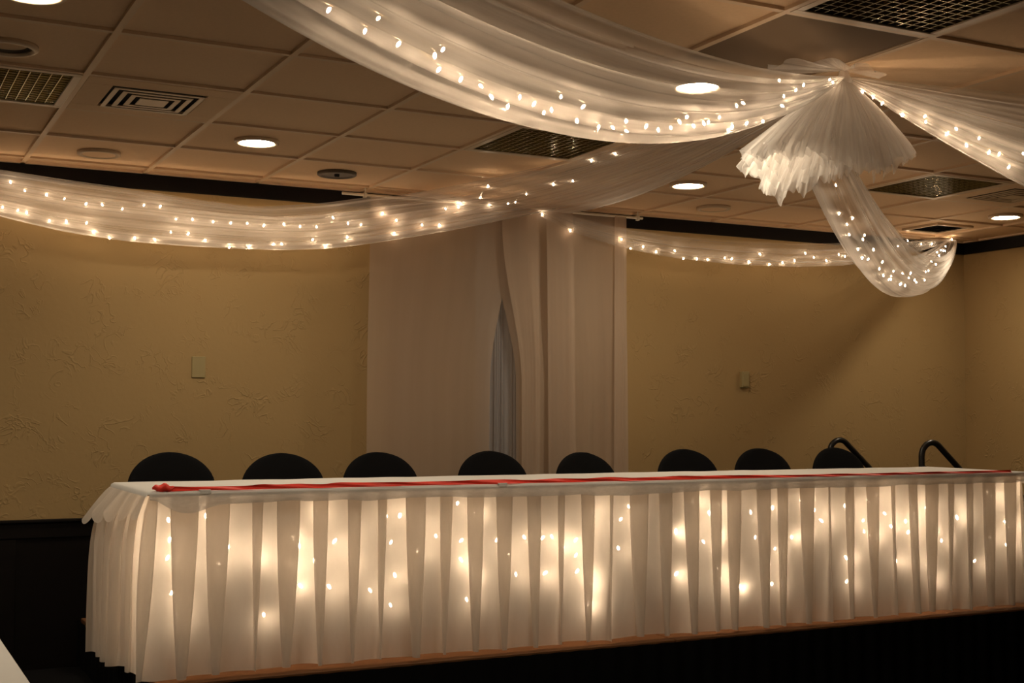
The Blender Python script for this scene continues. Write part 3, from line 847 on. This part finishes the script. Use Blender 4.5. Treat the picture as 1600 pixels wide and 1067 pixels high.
# ------------------------------------------------------------------ backdrop curtain
def backdrop():
    root = thing('backdrop_curtain', (3.45, YB, ZST), 'sheer white backdrop curtain hanging behind the middle chairs', 'curtain')
    x0, x1 = 2.605, 4.29
    def panel(name, xl, xr, fold_amp, nf, seed, y, mat, top=RODZ - .004, bl=None, br=None, pw=1.0, fine=.2):
        n, m = 170, 34; s = np.linspace(0, 1, n); P = np.zeros((n, m, 3))
        f1 = smooth_noise(n, nf, seed); f2 = smooth_noise(n, nf * 3, seed + 1)
        bl = xl if bl is None else bl; br = xr if br is None else br
        for k in range(m):
            t = k / (m - 1); z = top + (ZST + .02 - top) * t; q = t ** pw if pw > 0 else (lambda z_: z_ * z_ * (3 - 2 * z_))(min(1, max(0, (t - .05) / .42)))
            l, r_ = xl + (bl - xl) * q, xr + (br - xr) * q
            P[:, k, 0] = l + (r_ - l) * s
            P[:, k, 1] = y - fold_amp * (f1 * (.30 + .70 * t) + fine * f2 * t)
            P[:, k, 2] = z
        P[..., 1] = np.minimum(P[..., 1], YW - .055)
        local(root, grid_mesh(name, P, M[mat], None, xr - xl, 1.0))
    panel('side_panel', x0, 3.50, .030, 4, 101, YB, 'drape', bl=x0 - .012, br=3.365, pw=0, fine=.12)
    panel('middle_panel', 3.29, 3.58, .020, 14, 103, YB + .04, 'drape_mid', fine=.6)
    panel('side_panel', 3.37, x1, .055, 6, 105, YB + .012, 'drape', bl=3.535, br=x1 + .012, pw=0, fine=.15)
    panel('overlay', 3.42, 3.66, .035, 3, 107, YB - .035, 'drape', bl=3.55, br=3.67, pw=0, fine=.2)
    panel('overlay', 3.72, 3.90, .030, 3, 113, YB - .030, 'drape', bl=3.755, br=3.93, pw=.6, fine=.2)
    panel('edge_strip', 4.21, x1 + .005, .01, 3, 109, YB - .012, 'drape', bl=4.20, br=x1 + .014)
    bm = bmesh.new(); tube(bm, [(2.44, YB, RODZ), (4.42, YB, RODZ)], .008, 10); local(root, bm_obj('rod', bm, M['rod']))
    for x in (2.575, 4.385):
        bm = bmesh.new(); box(bm, x - .009, x + .009, YB - .012, YB + .012, RODZ - .016, RODZ + .012, bev=.002)
        tube(bm, [(x, YB, RODZ + .01), (x, YB, ZC + .002)], .004, 8)
        local(root, bm_obj('hanger', bm, M['rod']))
backdrop()

# ------------------------------------------------------------------ chairs in black covers
def chair_meshes():
    out = {}
    # back: rounded dome slab, slightly curved, cover flaring a little below
    n, m = 28, 18
    bm = bmesh.new()
    H = .836; W = .215
    prof = []
    for k in range(m + 1):
        z = .30 + (H - .17 - .30) * k / 6 if k < 6 else H - .17 + .17 * math.sin(PI / 2 * (k - 6) / (m - 6)); t = (z - .30) / (H - .30)
        zz = (z - (H - .17)) / .17
        w_ = W + .012 * (1 - t) if zz < 0 else W * math.sqrt(max(0.0, 1 - zz ** 2))
        prof.append((max(w_, .004), z))
    rings = []
    for w_, z in prof:
        t = (z - .30) / (H - .30); ring = []
        th = .030 * (1 - .35 * t ** 6); yb = .20 + .07 * t
        for i in range(n):
            a = 2 * PI * i / n
            x = w_ * math.copysign(abs(math.cos(a)) ** .55, math.cos(a))
            y = th * math.copysign(abs(math.sin(a)) ** .8, math.sin(a))
            ring.append(bm.verts.new((x, yb + y - .035 * (1 - (x / W) ** 2) * -1 + .0035 * math.sin(38 * x) * (1 if y < 0 else 0), z)))
        rings.append(ring)
    for a, b in zip(rings, rings[1:]):
        for i in range(n): bm.faces.new((a[i], a[(i + 1) % n], b[(i + 1) % n], b[i]))
    bm.faces.new(rings[-1]); bm.faces.new(rings[0][::-1])
    me = bpy.data.meshes.new('backrest_cover'); bm.normal_update(); bm.to_mesh(me); bm.free(); me.materials.append(M['black_cloth'])
    for p in me.polygons: p.use_smooth = True
    out['backrest_cover'] = me
    # seat with a cover falling in folds to the deck
    bm = bmesh.new(); n = 72; rings = []
    for z, g, fl in ((.46, .60, 0), (.47, .90, 0), (.462, 1.0, 0), (.43, 1.03, 0), (.30, 1.05, .006), (.14, 1.07, .011), (.0, 1.09, .015)):
        ring = []
        for i in range(n):
            a = 2 * PI * i / n; c, s = math.cos(a), math.sin(a)
            k = (abs(c) ** 5 + abs(s) ** 5) ** (-.2)
            ring.append(bm.verts.new(((.225 * g + fl * math.sin(13 * a)) * k * c, (.225 * g + fl * math.sin(13 * a)) * k * s, z)))
        rings.append(ring)
    for a, b in zip(rings, rings[1:]):
        for i in range(n): bm.faces.new((a[i], b[i], b[(i + 1) % n], a[(i + 1) % n]))
    bm.faces.new(rings[0])
    me = bpy.data.meshes.new('seat_cover'); bm.normal_update(); bm.to_mesh(me); bm.free(); me.materials.append(M['black_cloth'])
    for p in me.polygons: p.use_smooth = True
    out['seat_cover'] = me
    return out
CH = chair_meshes()
ORD = ['eighth', 'seventh', 'sixth', 'fifth', 'fourth', 'third', 'second', 'first']
for k, (x, rz, tilt, dz) in enumerate(((1.438, 2, 0, .010), (1.976, -3, 0, 0), (2.525, 2, 0, 0), (3.165, 0, .5, 0), (3.705, 4, 7, -.008), (4.420, -2, 2.5, 0), (4.985, -2, 1.5, 0), (5.588, 0, 1.5, 0))):
    r = thing('covered_chair', (x, 6.21, ZST), 'round backed chair in black cover behind table, %s from the stair rails' % ORD[k], 'chair', 'black covered chairs behind the head table')
    r.rotation_euler = (0, 0, math.radians(rz))
    for nm, me in CH.items():
        c = link(nm, me, None, r)
        if nm == 'backrest_cover': c.rotation_euler = (0, math.radians(tilt), 0); c.location.z = dz

# ------------------------------------------------------------------ stair rails
def stair_rail(x, y, lab):
    r = thing('stair_rail', (x, y, ZST), lab, 'handrail', 'stair rails at the stage end')
    zt = EYE - .150
    pts = [(x, y, ZST), (x, y, zt - .16)]
    R_ = .085
    for a in np.linspace(0, 1, 10):                           # bend over the top
        ang = PI - a * (PI * .5 + .62)
        pts.append((x + R_ + R_ * math.cos(ang), y, zt - R_ - .012 + R_ * math.sin(ang)))
    px_, _, pz_ = pts[-1]; L = .62
    pts += [(px_ + L * math.cos(.70), y, pz_ - L * math.sin(.70)), (px_ + L * math.cos(.70) + .05, y, pz_ - L * math.sin(.70) - .10), (px_ + L * math.cos(.70) + .05, y, 0.005)]
    bm = bmesh.new(); tube(bm, pts, .0185, 12); local(r, bm_obj('rail', bm, M['black_metal'], None, True))
    bm = bmesh.new(); tube(bm, [(x + .008, y, zt - .15), (x + .16, y, zt - .29), (x + .42, y, zt - .60)], .012, 8); local(r, bm_obj('brace', bm, M['black_metal']))
    bm = bmesh.new(); lathe(bm, [(.002, ZST + .012), (.045, ZST + .012), (.048, ZST), (.048, ZST - .001)], 16, x, y); local(r, bm_obj('base_flange', bm, M['black_metal']))
stair_rail(5.775, 6.75, 'black bent tube stair rail rising behind the end chair near wall')
stair_rail(5.800, 5.95, 'black bent tube stair rail standing clear of chairs past the table end')

# ------------------------------------------------------------------ plates on the back wall
def wall_plate(cx, cz, w_, h_, d, lab, screws=True):
    r = thing('wall_plate', (cx, YW, cz), lab, 'wall plate')
    box_obj('plate', (-w_ / 2, w_ / 2, -d, .002, -h_ / 2, h_ / 2), M['plate'], r, .003)
    if screws:
        for z in (-.03, .03):
            bm = bmesh.new(); tube(bm, [(0, -d - .0015, z), (0, -d + .002, z)], .0035, 8); bm_obj('screw', bm, M['plate'], r)
    else:
        box_obj('cover', (-w_ / 2 + .008, w_ / 2 - .008, -d - .004, -d + .001, -h_ / 2 + .008, h_ / 2 - .008), M['plate'], r, .003)
p = on_y(310, 573.5, YW); wall_plate(p[0], p[2], .074, .116, .008, 'flat ivory cover plate on the plaster above the end chair')
p = on_y(1159, 593, YW); wall_plate(p[0] + .012, p[2], .062, .108, .030, 'small boxy wall control between backdrop and room corner', False)

# ------------------------------------------------------------------ guest table in front of the stage
def guest_table():
    x0, x1, y0, y1, zt = -.30, .462, 2.85, 4.95, EYE - .72
    r = thing('guest_table', ((x0 + x1) / 2, (y0 + y1) / 2, 0), 'guest table under plain white cloth on the dark hall floor', 'table')
    bm = bmesh.new(); box(bm, x0 + .01, x1 - .01, y0 + .01, y1 - .01, zt - .024, zt - .004, bev=.003); local(r, bm_obj('table_top', bm, M['table_wood']))
    for lx in (x0 + .1, x1 - .1):
        for ly in (y0 + .25, y1 - .25):
            bm = bmesh.new(); tube(bm, [(lx, ly, 0), (lx, ly, zt - .02)], .014, 8); local(r, bm_obj('leg', bm, M['table_metal']))
    peri = [(x0, y0), (x1, y0), (x1, y1), (x0, y1), (x0, y0)]
    pts = []
    for (ax, ay), (bx_, by) in zip(peri, peri[1:]):
        L = math.dist((ax, ay), (bx_, by)); n = int(L / .03)
        for k in range(n): pts.append((ax + (bx_ - ax) * k / n, ay + (by - ay) * k / n))
    pts.append(pts[0]); pts = np.array(pts); n = len(pts); c = np.array([(x0 + x1) / 2, (y0 + y1) / 2])
    P = np.zeros((n, 8, 3)); d = (pts - c); d /= np.linalg.norm(d, axis=1, keepdims=True); wv = np.sin(np.arange(n) * 2 * PI / 9)
    for k, (f, z, am) in enumerate(((0, zt, 0), (.55, zt, 0), (.985, zt, 0), (1, zt - .003, 0), (1.0, zt - .012, 0), (1.0, zt - .1, .006), (1.0, zt - .25, .014), (1.0, zt - .42, .02))):
        P[:, k, :2] = c + (pts - c) * f + d * (am * wv)[:, None] + d * (.004 if k > 3 else 0)
        P[:, k, 2] = z
    o = grid_mesh('guest_tablecloth', P, M['cloth'], None, 5, 1)
    tag(o, 'plain white cloth draped over the guest table in front of stage', 'tablecloth')
guest_table()
